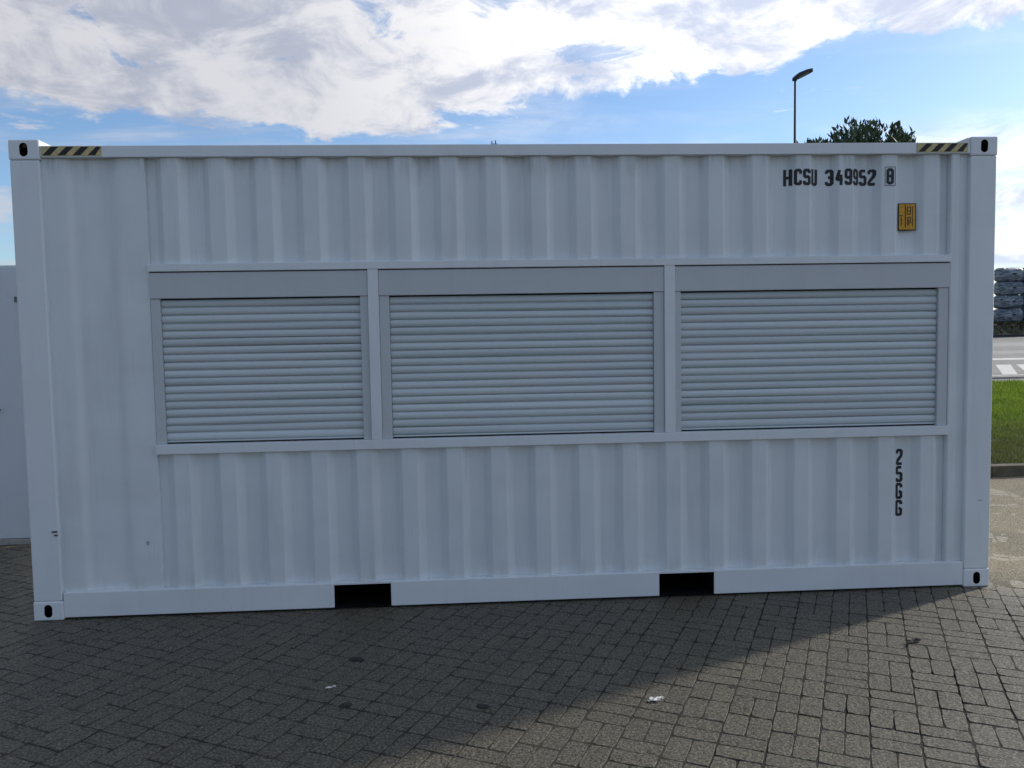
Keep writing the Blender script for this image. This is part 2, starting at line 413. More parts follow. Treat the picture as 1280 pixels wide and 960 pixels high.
Vs, Fs, Ts, off = [], [], [], 0
for n, (vi, d, x, y, a, kv, dz_) in enumerate(cells[300:]):
    vs, fs, tone = variants[kv]
    c_, s_ = math.cos(a), math.sin(a)
    tx, ty = random.gauss(0, .004), random.gauss(0, .003)
    q = np.empty_like(vs)
    q[:, 0] = vs[:, 0]*c_-vs[:, 1]*s_+x; q[:, 1] = vs[:, 0]*s_+vs[:, 1]*c_+y; q[:, 2] = vs[:, 2]+dz_+vs[:, 0]*ty+vs[:, 1]*tx
    Vs.append(q); Fs += [tuple(i+off for i in f) for f in fs]; off += len(vs); Ts.append(np.full(len(vs), random.random()))
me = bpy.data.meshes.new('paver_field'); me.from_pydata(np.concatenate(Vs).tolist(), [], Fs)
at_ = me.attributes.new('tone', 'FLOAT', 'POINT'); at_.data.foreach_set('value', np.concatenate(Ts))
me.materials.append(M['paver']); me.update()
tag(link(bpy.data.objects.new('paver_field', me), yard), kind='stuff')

# kerb, stone by stone, and its return towards the north
kerb = empty('kerb', (KX, KY, 0)); kerb['kind'] = 'structure'
kb = MB(); kb.box(0.004, 0.996, 0, 0.14, -0.05, 0.135); km = kb.mesh('kerb_stone', M['kerb'], bevel=0.012, seg=2)
for i in range(44):
    o = bpy.data.objects.new('kerb_stone', km); o.location = (0.14+i, random.gauss(0, .003), random.gauss(0, .003)); link(o, kerb)
for i in range(10):
    o = bpy.data.objects.new('kerb_stone', km); o.location = (0.14, 0.14+i+.004, 0); o.rotation_euler = (0, 0, math.pi/2); link(o, kerb)

# grass strip with a slightly humped surface
def lawn_z(x, y):
    return 0.11+0.05*noise.noise(Vector((x*.5, y*.5, 0)))+0.02*noise.noise(Vector((x*2, y*2, 3)))
mb = MB(); nx, ny = 90, 34; xs = np.linspace(KX+0.15, 60, nx); ys = np.linspace(KY+0.15, 16.6, ny)
mb.add([(x, y, (lawn_z(x, y) if 0 < j < ny-1 else 0.10)) for j, y in enumerate(ys) for x in xs],
       [(j*nx+i, j*nx+i+1, (j+1)*nx+i+1, (j+1)*nx+i) for j in range(ny-1) for i in range(nx-1)])
tag(mb.build('lawn_soil', M['soil'], smooth=True), kind='structure')
N = 130000
gx = RNG.uniform(0, 1, N)**1.0; gy = RNG.uniform(0, 1, N)
gyv = KY+0.2+(16.4-KY-0.2)*gy**1.15
gxv = 6.5+0.62*(gyv-KY)+gx*(5.5+0.55*(gyv-KY))
gxv = np.where(np.arange(N) % 3 == 0, KX+0.25+gx*28, gxv)
vs = np.empty((N, 3, 3)); ang = RNG.uniform(0, 2*np.pi, N); hh = RNG.uniform(.03, .085, N)*(1+0.05*(gyv-KY)); wd = RNG.uniform(.003, .006, N)*(1+0.16*(gyv-KY))
lean = RNG.normal(0, .03, (N, 2))
gz = np.array([lawn_z(a, b) for a, b in zip(gxv, gyv)])-0.005
vs[:, 0] = np.stack([gxv-np.cos(ang)*wd, gyv-np.sin(ang)*wd, gz], 1)
vs[:, 1] = np.stack([gxv+np.cos(ang)*wd, gyv+np.sin(ang)*wd, gz], 1)
vs[:, 2] = np.stack([gxv+lean[:, 0], gyv+lean[:, 1], gz+hh], 1)
me = bpy.data.meshes.new('grass'); me.vertices.add(N*3); me.vertices.foreach_set('co', vs.ravel())
me.loops.add(N*3); me.loops.foreach_set('vertex_index', np.arange(N*3)); me.polygons.add(N)
me.polygons.foreach_set('loop_start', np.arange(N)*3); me.polygons.foreach_set('loop_total', np.full(N, 3)); me.update(calc_edges=True)
me.materials.append(M['grass'])
tag(link(bpy.data.objects.new('grass', me)), 'short green grass on the strip beyond the kerb, browner near the kerb', 'grass', kind='stuff')

# footpath, road, island hatching, far carriageway
sheet('footpath', [(KX, 16.6), (120, 16.6), (120, 19.8), (KX, 19.8)], 0.004, M['asphalt'])
fk = empty('road_kerb', (KX, 19.8, 0)); fk['kind'] = 'structure'
kb = MB(); kb.box(0.01, 1.99, 0, 0.30, -0.04, 0.07); km2 = kb.mesh('kerb_stone', M['pale'], bevel=0.015)
for i in range(45):
    o = bpy.data.objects.new('kerb_stone', km2); o.location = (2*i, 0, 0); link(o, fk)
road = sheet('road', [(-120, 20.1), (120, 20.1), (120, 60), (-120, 60)], -0.02, M['asphalt'])
# let the far half of the road climb towards the bank
bm = bmesh.new(); bm.from_mesh(road.data)
bmesh.ops.bisect_plane(bm, geom=bm.verts[:]+bm.edges[:]+bm.faces[:], plane_co=(0, 34, 0), plane_no=(0, 1, 0))
for v in bm.verts:
    if v.co.y > 50: v.co.z = 0.78
bm.to_mesh(road.data); bm.free()
def road_z(y): return -0.02 if y < 34 else -0.02+0.8*(y-34)/26
rm = empty('hatch_marking', (10, 22, 0)); rm['kind'] = 'structure'
for i in range(58):
    x = -6.0+i*0.98+random.uniform(-.04, .04)
    mb = MB()
    mb.add([(x, 0.3, -0.014), (x+0.56, 0.3, -0.014), (x+5.3, 7.4, -0.014), (x+4.6, 7.4, -0.014)], [(0, 1, 2, 3)])
    mb.build('marking_bar', M['marking'], rm)
sheet('edge_line', [(-60, 21.75), (110, 21.75), (110, 22.1), (-60, 22.1)], -0.013, M['marking'])
def slope_strip(name, y0, y1, mat, dz=0.006):
    mb = MB(); mb.add([(-110, y0, road_z(y0)+dz), (110, y0, road_z(y0)+dz), (110, y1, road_z(y1)+dz), (-110, y1, road_z(y1)+dz)], [(0, 1, 2, 3)])
    return tag(mb.build(name, mat), kind='structure')
slope_strip('edge_line', 34.1, 35.4, M['marking'])
slope_strip('road_strip', 38.6, 41.5, M['pale'])
slope_strip('road_strip', 46.0, 51.0, M['pale'])
mb = MB(); mb.box(-110, 110, 60, 60.35, 0.5, 1.0); tag(mb.build('ditch_shade', M['black']), kind='structure')  # black box standing for the shade along the far kerb and ditch
mb = MB(); ny = 12; nx = 120; xs = np.linspace(-110, 110, nx); ys = np.linspace(60.35, 72, ny)
def bank_z(x, y):
    t = min(1, (y-60.35)/3.2); return 0.93+1.1*t+(0.12*noise.noise(Vector((x*.4, y*.4, 5))) if t > 0 else 0)
mb.add([(x, y, bank_z(x, y)) for y in ys for x in xs], [(j*nx+i, j*nx+i+1, (j+1)*nx+i+1, (j+1)*nx+i) for j in range(ny-1) for i in range(nx-1)])
mb.add([(-110, 72, 2.0), (110, 72, 2.0), (300, 400, 2.2), (-300, 400, 2.2)], [(0, 1, 2, 3)])
tag(mb.build('bank', M['verge'], smooth=True), kind='structure')
mb = MB(); rr = random.Random(5)
for i in range(2600):
    x = rr.uniform(36, 64); y = rr.uniform(60.6, 64.4); z = bank_z(x, y)-.05; s = rr.uniform(.15, .5); a = rr.uniform(0, 6.28)
    for q in range(2):
        b = a+rr.uniform(1, 2)*q; mb.add([(x-math.cos(b)*s*.35, y-math.sin(b)*s*.35, z), (x+math.cos(b)*s*.35, y+math.sin(b)*s*.35, z), (x+rr.uniform(-.2, .2), y, z+s)], [(0, 1, 2)])
tag(mb.build('weeds', M['verge']), 'rough weeds growing on the bank below the wrapped bales', 'weeds', kind='stuff')

# ================================================================== SHIPPING CONTAINER
L, W_, H = 6.058, 2.438, 2.896
cont = tag(empty('shipping_container', (0, 0, 0)), 'white steel shipping container with three closed roller shutters along its side', 'container')
YO, YI = 0.024, 0.060
def profile(x0, x1, phase=1.24, yo=YO, yi=YI, pitch=0.278, crest=0.07, slope=0.046, fil=0.006):
    """corrugation seen from above; right-facing slope starts at phase"""
    pts = []
    k0 = math.floor((x0-phase)/pitch)-1; k1 = math.ceil((x1-phase)/pitch)+1
    ang_pts = []
    for k in range(k0, k1+1):
        b = phase+k*pitch
        ang_pts += [(b, yo), (b+slope, yi), (b+slope+0.092, yi), (b+2*slope+0.092, yo)]
    out = []
    for i in range(1, len(ang_pts)-1):
        p = Vector(ang_pts[i]); a = (Vector(ang_pts[i-1])-p).normalized(); c = (Vector(ang_pts[i+1])-p).normalized()
        A, B = p+a*fil, p+c*fil
        for t in (0, .2, .4, .6, .8, 1): out.append(tuple((1-t)**2*A+2*t*(1-t)*p+t*t*B))
    def yat(x):
        for (xa, ya), (xb, yb) in zip(out, out[1:]):
            if xa <= x <= xb: return ya+(yb-ya)*(x-xa)/max(1e-9, xb-xa)
        return yo
    mid = [p for p in out if x0+1e-4 < p[0] < x1-1e-4]
    return [(x0, yat(x0))]+mid+[(x1, yat(x1))], yat
def corr_panel(name, x0, x1, z0, z1, mat, parent, th=0.002, nz=5, warp=0.0, **kw):
    prof, _ = profile(x0, x1, **kw); mb = MB(); n = len(prof)
    zs = np.linspace(z0, z1, nz)
    vs = []
    for z in zs: vs += [(x, y+warp*noise.noise(Vector((x*1.3, z*1.3, 1.7))), z) for x, y in prof]
    fs = [(j*n+i, j*n+i+1, (j+1)*n+i+1, (j+1)*n+i) for j in range(nz-1) for i in range(n-1)]
    mb.add(vs, fs)
    back = [(x, y+th, z) for x, y, z in vs]; mb.add(back, [f[::-1] for f in fs])
    me = bpy.data.meshes.new(name); me.from_pydata(mb.v, [], mb.f); me.materials.append(mat)
    me.update()
    return link(bpy.data.objects.new(name, me), parent)

# posts
for (x0, x1) in ((0.003, 0.172), (5.884, L-0.003)):
    box_obj('corner_post', (x0, x1, 0.004, 0.158, 0.1185, H-0.1185), M['white_plain'], cont, bevel=0.010, seg=3)
    box_obj('corner_post', (x0, x1, W_-0.158, W_-0.004, 0.1185, H-0.1185), M['white_plain'], cont, bevel=0.010, seg=3)
# castings with their oval apertures (bevelled block minus three slots)
def oval_prism(c, ax, rx, ry, depth, n=20):
    mb = MB(); ring = []
    ex = {'y': (Vector((1, 0, 0)), Vector((0, 0, 1)), Vector((0, 1, 0))), 'x': (Vector((0, 1, 0)), Vector((0, 0, 1)), Vector((1, 0, 0))), 'z': (Vector((1, 0, 0)), Vector((0, 1, 0)), Vector((0, 0, 1)))}[ax]
    s = ry-rx
    for i in range(n):
        a = 2*math.pi*i/n; u = math.cos(a)*rx; v = math.sin(a)*rx+(s if math.sin(a) > 0 else -s)
        ring.append((u, v))
    c = Vector(c)
    vs = [c+ex[0]*u+ex[1]*v-ex[2]*depth for u, v in ring]+[c+ex[0]*u+ex[1]*v+ex[2]*depth for u, v in ring]
    mb.add(vs, [tuple(range(n))[::-1], tuple(range(n, 2*n))]+[(i, (i+1) % n, n+(i+1) % n, n+i) for i in range(n)])
    return mb
def casting_mesh():
    blk = MB().box(0, 0.178, 0, 0.162, 0, 0.118).mesh('corner_casting', [M['white_plain'], M['recess_shade']], bevel=0.011, seg=3)
    ob = bpy.data.objects.new('corner_casting', blk); C.objects.link(ob); cuts = []
    for c, ax, rx, ry, dp in (((0.089, 0.0, 0.059), 'y', 0.024, 0.040, 0.05), ((0.0, 0.081, 0.059), 'x', 0.024, 0.040, 0.05), ((0.089, 0.081, 0.118), 'z', 0.031, 0.055, 0.035)):
        me = oval_prism(c, ax, rx, ry, dp).mesh('cut', [M['white_plain'], M['recess_shade']])
        me.polygons.foreach_set('material_index', [1]*len(me.polygons))
        cu = bpy.data.objects.new('cut', me); C.objects.link(cu); cuts.append(cu)
        m = ob.modifiers.new('b', 'BOOLEAN'); m.operation = 'DIFFERENCE'; m.object = cu; m.solver = 'EXACT'
    bpy.context.view_layer.update()
    me = bpy.data.meshes.new_from_object(ob.evaluated_get(bpy.context.evaluated_depsgraph_get()))
    for c in cuts+[ob]: bpy.data.objects.remove(c)
    me.name = 'corner_casting'; return me
cm = casting_mesh()
for ix in (0, 1):
    for iy in (0, 1):
        for iz in (0, 1):
            o = bpy.data.objects.new('corner_casting', cm)
            o.location = (L*ix, W_*iy, 0 if iz == 0 else H)
            if iz == 0: o.location.z = 0.118; 
            o.scale = (-1 if ix else 1, -1 if iy else 1, 1 if iz else -1)
            if iz: o.location.z = H-0.118
            link(o, cont)
# header wedge plates beside the top right castings
for y0, y1 in ((0.008, 0.30), (W_-0.30, W_-0.008)):
    mb = MB(); vs = [(5.80, z_) for z_ in ()]
    a = [(5.79, 2.8605), (5.8795, 2.8605), (5.8795, 2.889), (5.862, 2.889)]
    mb.add([(x, y0, z) for x, z in a]+[(x, y1, z) for x, z in a], [(0, 1, 2, 3), (7, 6, 5, 4), (0, 4, 5, 1), (1, 5, 6, 2), (2, 6, 7, 3), (3, 7, 4, 0)])
    mb.build('corner_plate', M['white_plain'], cont, bevel=0.002)
# rails
box_obj('top_side_rail', (0.1785, 5.8795, 0.005, 0.066, 2.792, 2.860), M['white_plain'], cont, bevel=0.004)
box_obj('top_side_rail', (0.1785, 5.8795, W_-0.066, W_-0.005, 2.792, 2.860), M['white_plain'], cont, bevel=0.004)
PK = ((1.818, 2.170), (3.872, 4.228))
def rail_seg(x0, x1, y0=0.006, y1=0.066):
    MB().box(x0, x1, y0, y1, 0.014, 0.168).build('bottom_side_rail', M['white_plain'], cont, bevel=0.004)
for x0, x1 in ((0.1785, PK[0][0]), (PK[0][1], PK[1][0]), (PK[1][1], 5.8795)):
    rail_seg(x0, x1); rail_seg(x0, x1, W_-0.066, W_-0.006)
for x0, x1 in PK:
    MB().box(x0+.0005, x1-.0005, 0.008, 0.066, 0.157, 0.1675).build('bottom_side_rail', M['white_plain'], cont)
    mb = MB()
    mb.box(x0-.006, x0-.0005, 0.06, W_-0.06, 0.02, 0.156); mb.box(x1+.0005, x1+.006, 0.06, W_-0.06, 0.02, 0.156)
    mb.box(x0-.006, x1+.006, 0.067, W_-0.067, 0.1565, 0.162); mb.box(x0+.001, x1-.001, 0.012, W_-0.012, 0.016, 0.0215)
    mb.box(x0+.0, x1-.0, 1.2, 1.21, 0.022, 0.156)
    mb.box(x0+.0002, x0+.003, 0.012, 0.06, 0.022, 0.156); mb.box(x1-.003, x1-.0002, 0.012, 0.06, 0.022, 0.156)
    mb.build('fork_pocket', M['recess_shade'], cont)
# side sheeting
FX0, FX1 = 0.768, 5.768
def flat_panel():
    """old sheet left of the shutters: one shallow swage, returns inward at its right edge"""
    prof = []
    for i in range(61):
        x = 0.171+(FX0-0.171)*i/60; y = 0.030
        for c0, wd_, dp in ((0.325, 0.034, 0.020), (0.575, 0.05, 0.020)):
            t = (x-c0)/wd_; y += dp/(1+math.exp(-t*4))*1.0 if c0 < .5 else -dp/(1+math.exp(-t*4))
        prof.append((x, y))
    prof += [(FX0+.0012, 0.0325), (FX0+.0018, 0.064)]
    mb = MB(); n = len(prof); zs = np.linspace(0.1685, 2.7915, 14); vs = []
    for z in zs: vs += [(x, y+0.0035*noise.noise(Vector((x*2.2, z*.8, 9.1)))*(0 if i > 60 or i < 2 else 1), z) for i, (x, y) in enumerate(prof)]
    mb.add(vs, [(j*n+i, j*n+i+1, (j+1)*n+i+1, (j+1)*n+i) for j in range(13) for i in range(n-1)])
    me = bpy.data.meshes.new('side_panel'); me.from_pydata(mb.v, [], mb.f); me.materials.append(M['white'])
    me.polygons.foreach_set('use_smooth', [i % (n-1) < n-4 for i in range(len(me.polygons))]); me.update()
    return link(bpy.data.objects.new('side_panel', me), cont)
flat_panel()
mb = MB()
vs = [(FX1-.001, 0.064), (FX1-.001, 0.0225), (FX1+.006, 0.017), (5.82, 0.018), (5.835, 0.034), (5.8845, 0.036)]
mb.add([(x, y, z) for z in (0.1685, 2.7915) for x, y in vs], [(i, i+1, i+7, i+6) for i in range(5)])
me = mb.mesh('side_panel', M['white']); link(bpy.data.objects.new('side_panel', me), cont)
corr_panel('corrugated_panel', FX0+.002, FX1-.002, 2.1585, 2.7915, M['white'], cont, warp=0.004)
corr_panel('corrugated_panel', FX0+.002, FX1-.002, 0.1685, 1.0035, M['white'], cont, warp=0.004)
corr_panel('corrugated_panel', 0.171, 5.884, 0.1685, 2.7915, M['white'], cont, yo=W_-0.024, yi=W_-0.060)
# end walls (corrugated) and roof
def end_wall(x, sgn):
    prof, _ = profile(0.158, W_-0.158, phase=0.3, yo=0.0, yi=0.04)
    mb = MB(); n = len(prof)
    mb.add([(x+sgn*y, xx, z) for z in (0.1, 2.80) for xx, y in prof], [(i, i+1, n+i+1, n+i) for i in range(n-1)])
    mb.build('end_wall', M['white_plain'], cont)
end_wall(0.03, 1); end_wall(L-0.03, -1)
for x0, x1 in ((0.008, 0.07), (L-0.07, L-0.008)):
    box_obj('end_rail', (x0, x1, 0.1625, W_-0.1625, 2.79, 2.872), M['white_plain'], cont)
    box_obj('end_rail', (x0, x1, 0.1625, W_-0.1625, 0.014, 0.150), M['white_plain'], cont)
prof, _ = profile(0.0705, L-0.0705, phase=0.2, yo=2.858, yi=2.838, pitch=0.209, crest=.05, slope=.03) if False else profile(0.0705, L-0.0705, phase=0.2, yo=2.858, yi=2.84)
mb = MB(); n = len(prof); mb.add([(x, y, z) for y in (0.0665, W_-0.0665) for x, z in prof], [(i, i+1, n+i+1, n+i) for i in range(n-1)])
mb.build('roof_panel', M['roof'], cont)
box_obj('floor', (0.071, L-0.071, 0.0665, W_-0.0665, 0.163, 0.19), M['timber'], cont, bevel=0)
# small clips standing on the roof edge
for x in (2.868,):
    mb = MB(); s = 1 if x < 3 else .6
    mb.box(x-.016*s, x-.010*s, 0.02, 0.035, 2.8605, 2.8605+.022*s); mb.box(x+.006*s, x+.012*s, 0.02, 0.035, 2.8605, 2.8605+.026*s); mb.box(x-.016*s, x+.02*s, 0.018, 0.04, 2.8606, 2.866)
    mb.build('roof_clip', M['seal'], cont)
# shutter surround
FZ0, FZ1, FZ2, FZ3 = 1.004, 1.063, 2.113, 2.158
fr = empty('shutter_surround', (0, 0, 0), parent=cont)
fy0, fy1 = 0.006, 0.067
box_obj('frame_rail', (FX0+.0025, FX1-.0015, fy0, fy1, FZ2, FZ3), M['white_plain'], fr, bevel=0.003)
box_obj('frame_rail', (FX0+.0025, FX1-.0015, fy0, fy1, FZ0, FZ1), M['white_plain'], fr, bevel=0.003)
MU = ((2.077, 2.142), (3.917, 3.984))
for x0, x1 in MU: box_obj('mullion', (x0, x1, fy0+.002, fy1, FZ1+.0003, FZ2-.0003), M['white_plain'], fr, bevel=0.003)
# roller shutters
def slat_mesh(w_, k):
    rr = random.Random(k); h = 0.0478
    nn = 9; prof = []
    for i in range(nn):
        t = i/(nn-1); z = 0.0050+t*(h-0.0065)
        y = -0.0085*math.sin(math.pi*t)**0.62
        prof.append((y, z))
    prof = [(0.006, 0.0), (0.006, 0.0046)]+prof+[(0.004, h)]
    m = len(prof); tilt = rr.gauss(0, 0.11); mb = MB(); nx_ = 10
    bow = rr.gauss(0, 0.0014)
    for i in range(nx_+1):
        t = i/nx_
        for y, z in prof: mb.v.append((t*w_, y+(z-h/2)*(tilt*(0.6+0.8*math.sin(3*t+k)))+bow*math.sin(math.pi*t), z+0.0006*math.sin(5*t+k*2)))
    for i in range(nx_):
        for j in range(m-1):
            mb.f.append((i*m+j, (i+1)*m+j, (i+1)*m+j+1, i*m+j+1)); mb.m.append(0)
    me = bpy.data.meshes.new('slat'); me.from_pydata(mb.v, [], mb.f); me.materials.append(M['slat'])
    me.polygons.foreach_set('use_smooth', [2 <= (i % (m-1)) < m-2 for i in range(len(me.polygons))]); me.update()
    return me
bays = ((FX0+.003, MU[0][0]-.0005, 0.056, 0.050), (MU[0][1]+.0005, MU[1][0]-.0005, 0.062, 0.064), (MU[1][1]+.0005, FX1-.003, 0.040, 0.066))
for b, (x0, x1, gl, gr) in enumerate(bays):
    sh = empty('roller_shutter', (x0, 0, FZ1), parent=cont)
    w_ = x1-x0
    sh['label'] = ('narrow left-hand grey roller shutter', 'wide middle grey roller shutter', 'wide right-hand grey roller shutter')[b]
    zt = 1.951-FZ1
    MB().box(0.0005, w_-.0005, 0.016, 0.12, zt, FZ2-.007-FZ1).build('shutter_box', M['box'], sh, bevel=0.004)
    MB().box(0.0005, w_-.0005, 0.030, 0.10, FZ2-.0068-FZ1, FZ2-.0005-FZ1).build('seal_strip', M['seal'], sh)
    for g0, g1 in ((0.0008, gl), (w_-gr, w_-.0008)):
        mb = MB(); mb.box(g0, g1, 0.024, 0.064, 0.0006, zt-.0006); mb.build('guide_rail', M['box'], sh, bevel=0.003)
    xa, xb = gl+.002, w_-gr-.002
    z = zt-.003
    MB().box(gl-.004, w_-gr+.004, 0.066, 0.07, 0.0, zt).build('backing_sheet', M['recess_shade'], sh)
    k = 0
    z = 0.020
    MB().box(xa, xb, 0.044, 0.058, 0.010, 0.0195).build('bottom_bar', M['slat'], sh, bevel=0.002)
    while z < zt+0.01 and k < 18:
        o = bpy.data.objects.new('slat', slat_mesh(xb-xa, b*40+k)); o.location = (xa, 0.050, z); link(o, sh)
        z += 0.0478; k += 1
# lettering (strokes mitred, laid on the sheet)
GL = {
 'H': ([[(0, 0), (0, 1)], [(1, 0), (1, 1)], 'bar.5'],), 'C': ([[(1, .74), (1, 1), (0, 1), (0, 0), (1, 0), (1, .26)]],),
 'S': ([[(1, .78), (1, 1), (0, 1), (0, .52), (1, .52), (1, 0), (0, 0), (0, .22)]],), 'U': ([[(0, 1), (0, 0), (1, 0), (1, 1)]],),
 '3': ([[(0, .8), (0, 1), (1, 1), (1, 0), (0, 0), (0, .2)], 'rbar.52'],), '4': ([[(.45, 1), (0, .3), (1.1, .3)], [(.75, 0), (.75, .235)], [(.75, .365), (.75, .66)]],),
 '9': ([[(0, .2), (0, 0), (1, 0), (1, 1), (0, 1), (0, .45), (.83, .45)]],), '5': ([[(1, 1), (0, 1), (0, .56), (1, .56), (1, 0), (0, 0), (0, .2)]],),
 '2': ([[(0, .76), (0, 1), (1, 1), (1, .62), (0, .14), (0, 0), (1.1, 0)]],), '8': (['loop', 'bar.52'],), 'G': ([[(1, .76), (1, 1), (0, 1), (0, 0), (1, 0), (1, .45), (.5, .45)]],),
}
def poly_stroke(mb, pts, wd, ox, oz, sx, sz, closed=False):
    P_ = [Vector((p[0]*sx, p[1]*sz)) for p in pts]
    # chamfer interior corners
    Q = []; n = len(P_); ch = wd*0.34
    for i, p in enumerate(P_):
        if (0 < i < n-1) or closed:
            a = P_[(i-1) % n]-p; b = P_[(i+1) % n]-p
            c = min(ch, a.length*.45, b.length*.45); Q += [p+a.normalized()*c, p+b.normalized()*c]
        else: Q.append(p)
    n = len(Q); Lf, Rt = [], []
    for i, p in enumerate(Q):
        if closed: a = (p-Q[i-1]).normalized(); b = (Q[(i+1) % n]-p).normalized()
        else:
            a = (p-Q[i-1]).normalized() if i else None; b = (Q[i+1]-p).normalized() if i < n-1 else None
            a = a or b; b = b or a
        na = Vector((-a.y, a.x)); nb = Vector((-b.y, b.x)); m = (na+nb).normalized(); s = wd/2/max(.5, m.dot(na))
        Lf.append(p+m*s); Rt.append(p-m*s)
    vs = [(ox+q.x, 0, oz+q.y) for q in Lf]+[(ox+q.x, 0, oz+q.y) for q in Rt]
    mb.add(vs, [(i, (i+1) % n, n+(i+1) % n, n+i) for i in range(n if closed else n-1)])
def glyph(mb, ch, ox, oz, sx, sz, wd):
    for s in GL[ch][0]:
        if s == 'loop': poly_stroke(mb, [(0, 0), (1, 0), (1, 1), (0, 1)], wd, ox, oz, sx, sz, True)
        elif isinstance(s, str):
            y = float(s.split('bar')[1]); xl = 0 if not s.startswith('r') else .35
            poly_stroke(mb, [(xl+(wd*.52/sx if xl == 0 else 0), y), (1-wd*.52/sx, y)], wd*.95, ox, oz, sx, sz)
        else:
            q = list(s); ex = wd/2/sz
            for a, b in ((0, 1), (-1, -2)):
                if q[a][0] == q[b][0] and q[a][1] in (0, 1): q[a] = (q[a][0], q[a][1]+(ex if q[a][1] == 1 else -ex))
            poly_stroke(mb, q, wd, ox, oz, sx, sz)
_, YAT = profile(0.2, 5.9)
def drape(mb, name, mat, lift=0.0022):
    me = mb.mesh(name, mat); bm = bmesh.new(); bm.from_mesh(me)
    xs_ = sorted({round(p[0], 5) for p in profile(FX0, FX1)[0]})
    lo = min(v.co.x for v in bm.verts); hi = max(v.co.x for v in bm.verts)
    for x in xs_:
        if lo < x < hi: bmesh.ops.bisect_plane(bm, geom=bm.verts[:]+bm.edges[:]+bm.faces[:], plane_co=(x, 0, 0), plane_no=(1, 0, 0))
    for v in bm.verts: v.co.y = YAT(v.co.x)+0.004*noise.noise(Vector((v.co.x*1.3, v.co.z*1.3, 1.7)))-lift
    bm.normal_update()
    for f in bm.faces:
        if f.normal.y > 0: f.normal_flip()
    bm.to_mesh(me); bm.free(); return link(bpy.data.objects.new(name, me), cont)
def text(s, x, z, sx, sz, wd, adv):
    for ch in s:
        if ch != ' ':
            mb = MB(); glyph(mb, ch, x, z, sx, sz, wd); drape(mb, 'letter', M['letter'])
        x += adv if ch != ' ' else adv*.72
text('HCSU', 4.702, 2.612, 0.031, 0.084, 0.0185, 0.0565)
text('349952', 4.972, 2.612, 0.031, 0.084, 0.0185, 0.0555)
text('8', 5.355, 2.614, 0.030, 0.082, 0.0185, 0.0555)
mb = MB()   # fine box drawn round the check digit
poly_stroke(mb, [(0, 0), (1, 0), (1, 1), (0, 1)], 0.003, 5.337, 2.597, 0.066, 0.116, True)
drape(mb, 'letter', M['letter'], 0.0030)
z = 0.815
for ch in '25GG':
    mb = MB(); glyph(mb, ch, 5.454, z, 0.031, 0.088, 0.0185); drape(mb, 'letter', M['letter']); z -= 0.1115
# height sticker
st = empty('height_sticker', (5.430, YAT(5.43)-0.004, 2.316), parent=cont)
prof_s = [(0.0, 0), (0.116, 0)]
MB().box(0, 0.117, -0.0015, 0.0015, 0, 0.171).build('sticker_border', M['blackish'], st, bevel=0.0012)
MB().box(0.006, 0.111, -0.0025, -0.0016, 0.006, 0.165).build('sticker_face', M['sticker'], st)
mb = MB(); Y_ = (-0.0034, -0.0026)
def mk(x0, x1, z0, z1): mb.box(x0, x1, Y_[0], Y_[1], z0, z1)
mk(.044, .050, .020, .160); mk(.010, .030, .092, .097); mk(.018, .023, .030, .088)
mk(.058, .063, .100, .150); mk(.0635, .078, .145, .150); mk(.0635, .078, .120, .125); mk(.078, .083, .100, .150); mk(.0635, .078, .100, .105)
mk(.060, .065, .030, .085); mk(.0655, .078, .080, .085); mk(.078, .083, .045, .085); mk(.068, .073, .035, .072); mk(.092, .096, .025, .150)
mb.build('sticker_print', M['blackish'], st)
# hazard stripe plates on the top rail
def hazard(x0, x1, z0, z1, y):
    hz = empty('hazard_strip', (x0, y, z0), parent=cont); w_, h_ = x1-x0, z1-z0
    MB().box(0, w_, -.0012, .0018, 0, h_).build('yellow_plate', M['hazard_yellow'], hz, bevel=0.001)
    n = 4; p = w_/n*1.0
    for i in range(n):
        a = i*p+p*.10; sl = h_*1.15; ww = p*.50
        q = [(a, 0.003), (a+ww, 0.003), (min(a+ww+sl*.8, w_), h_-.003), (min(a+sl*.8, w_-.003), h_-.003)]
        mb = MB(); mb.add([(x, -.0022, z) for x, z in q]+[(x, -.0013, z) for x, z in q], [(0, 1, 2, 3), (7, 6, 5, 4), (0, 4, 5, 1), (1, 5, 6, 2), (2, 6, 7, 3), (3, 7, 4, 0)])
        mb.build('black_stripe', M['blackish'], hz)
hazard(0.186, 0.534, 2.800, 2.856, 0.002); hazard(5.530, 5.862, 2.800, 2.856, 0.002)
# small details: torn tab on the left post, scuff on the right post, smudge on the sheet
mb = MB(); mb.box(0.135, 0.166, -0.006, 0.0045, 0.546, 0.553); mb.box(0.148, 0.168, -0.004, 0.0045, 0.524, 0.531); mb.build('torn_tab', M['blackish'], cont, bevel=0.0015)
mb = MB(); mb.tube([(5.970, 0.0035, 0.568), (5.985, 0.003, 0.572), (6.003, 0.0035, 0.574)], [0.0015, 0.003, 0.0012], 6); mb.build('scuff', M['smudge'], cont)
mb = MB(); mb.add([(0.69+0.007*math.cos(a)*(1+.3*math.sin(3*a)), 0.0275, 0.455+0.016*math.sin(a)*(1+.2*math.cos(2*a))) for a in np.linspace(0, 6.28, 13)[:-1]], [tuple(range(12))]); mb.build('smudge', M['smudge'], cont)

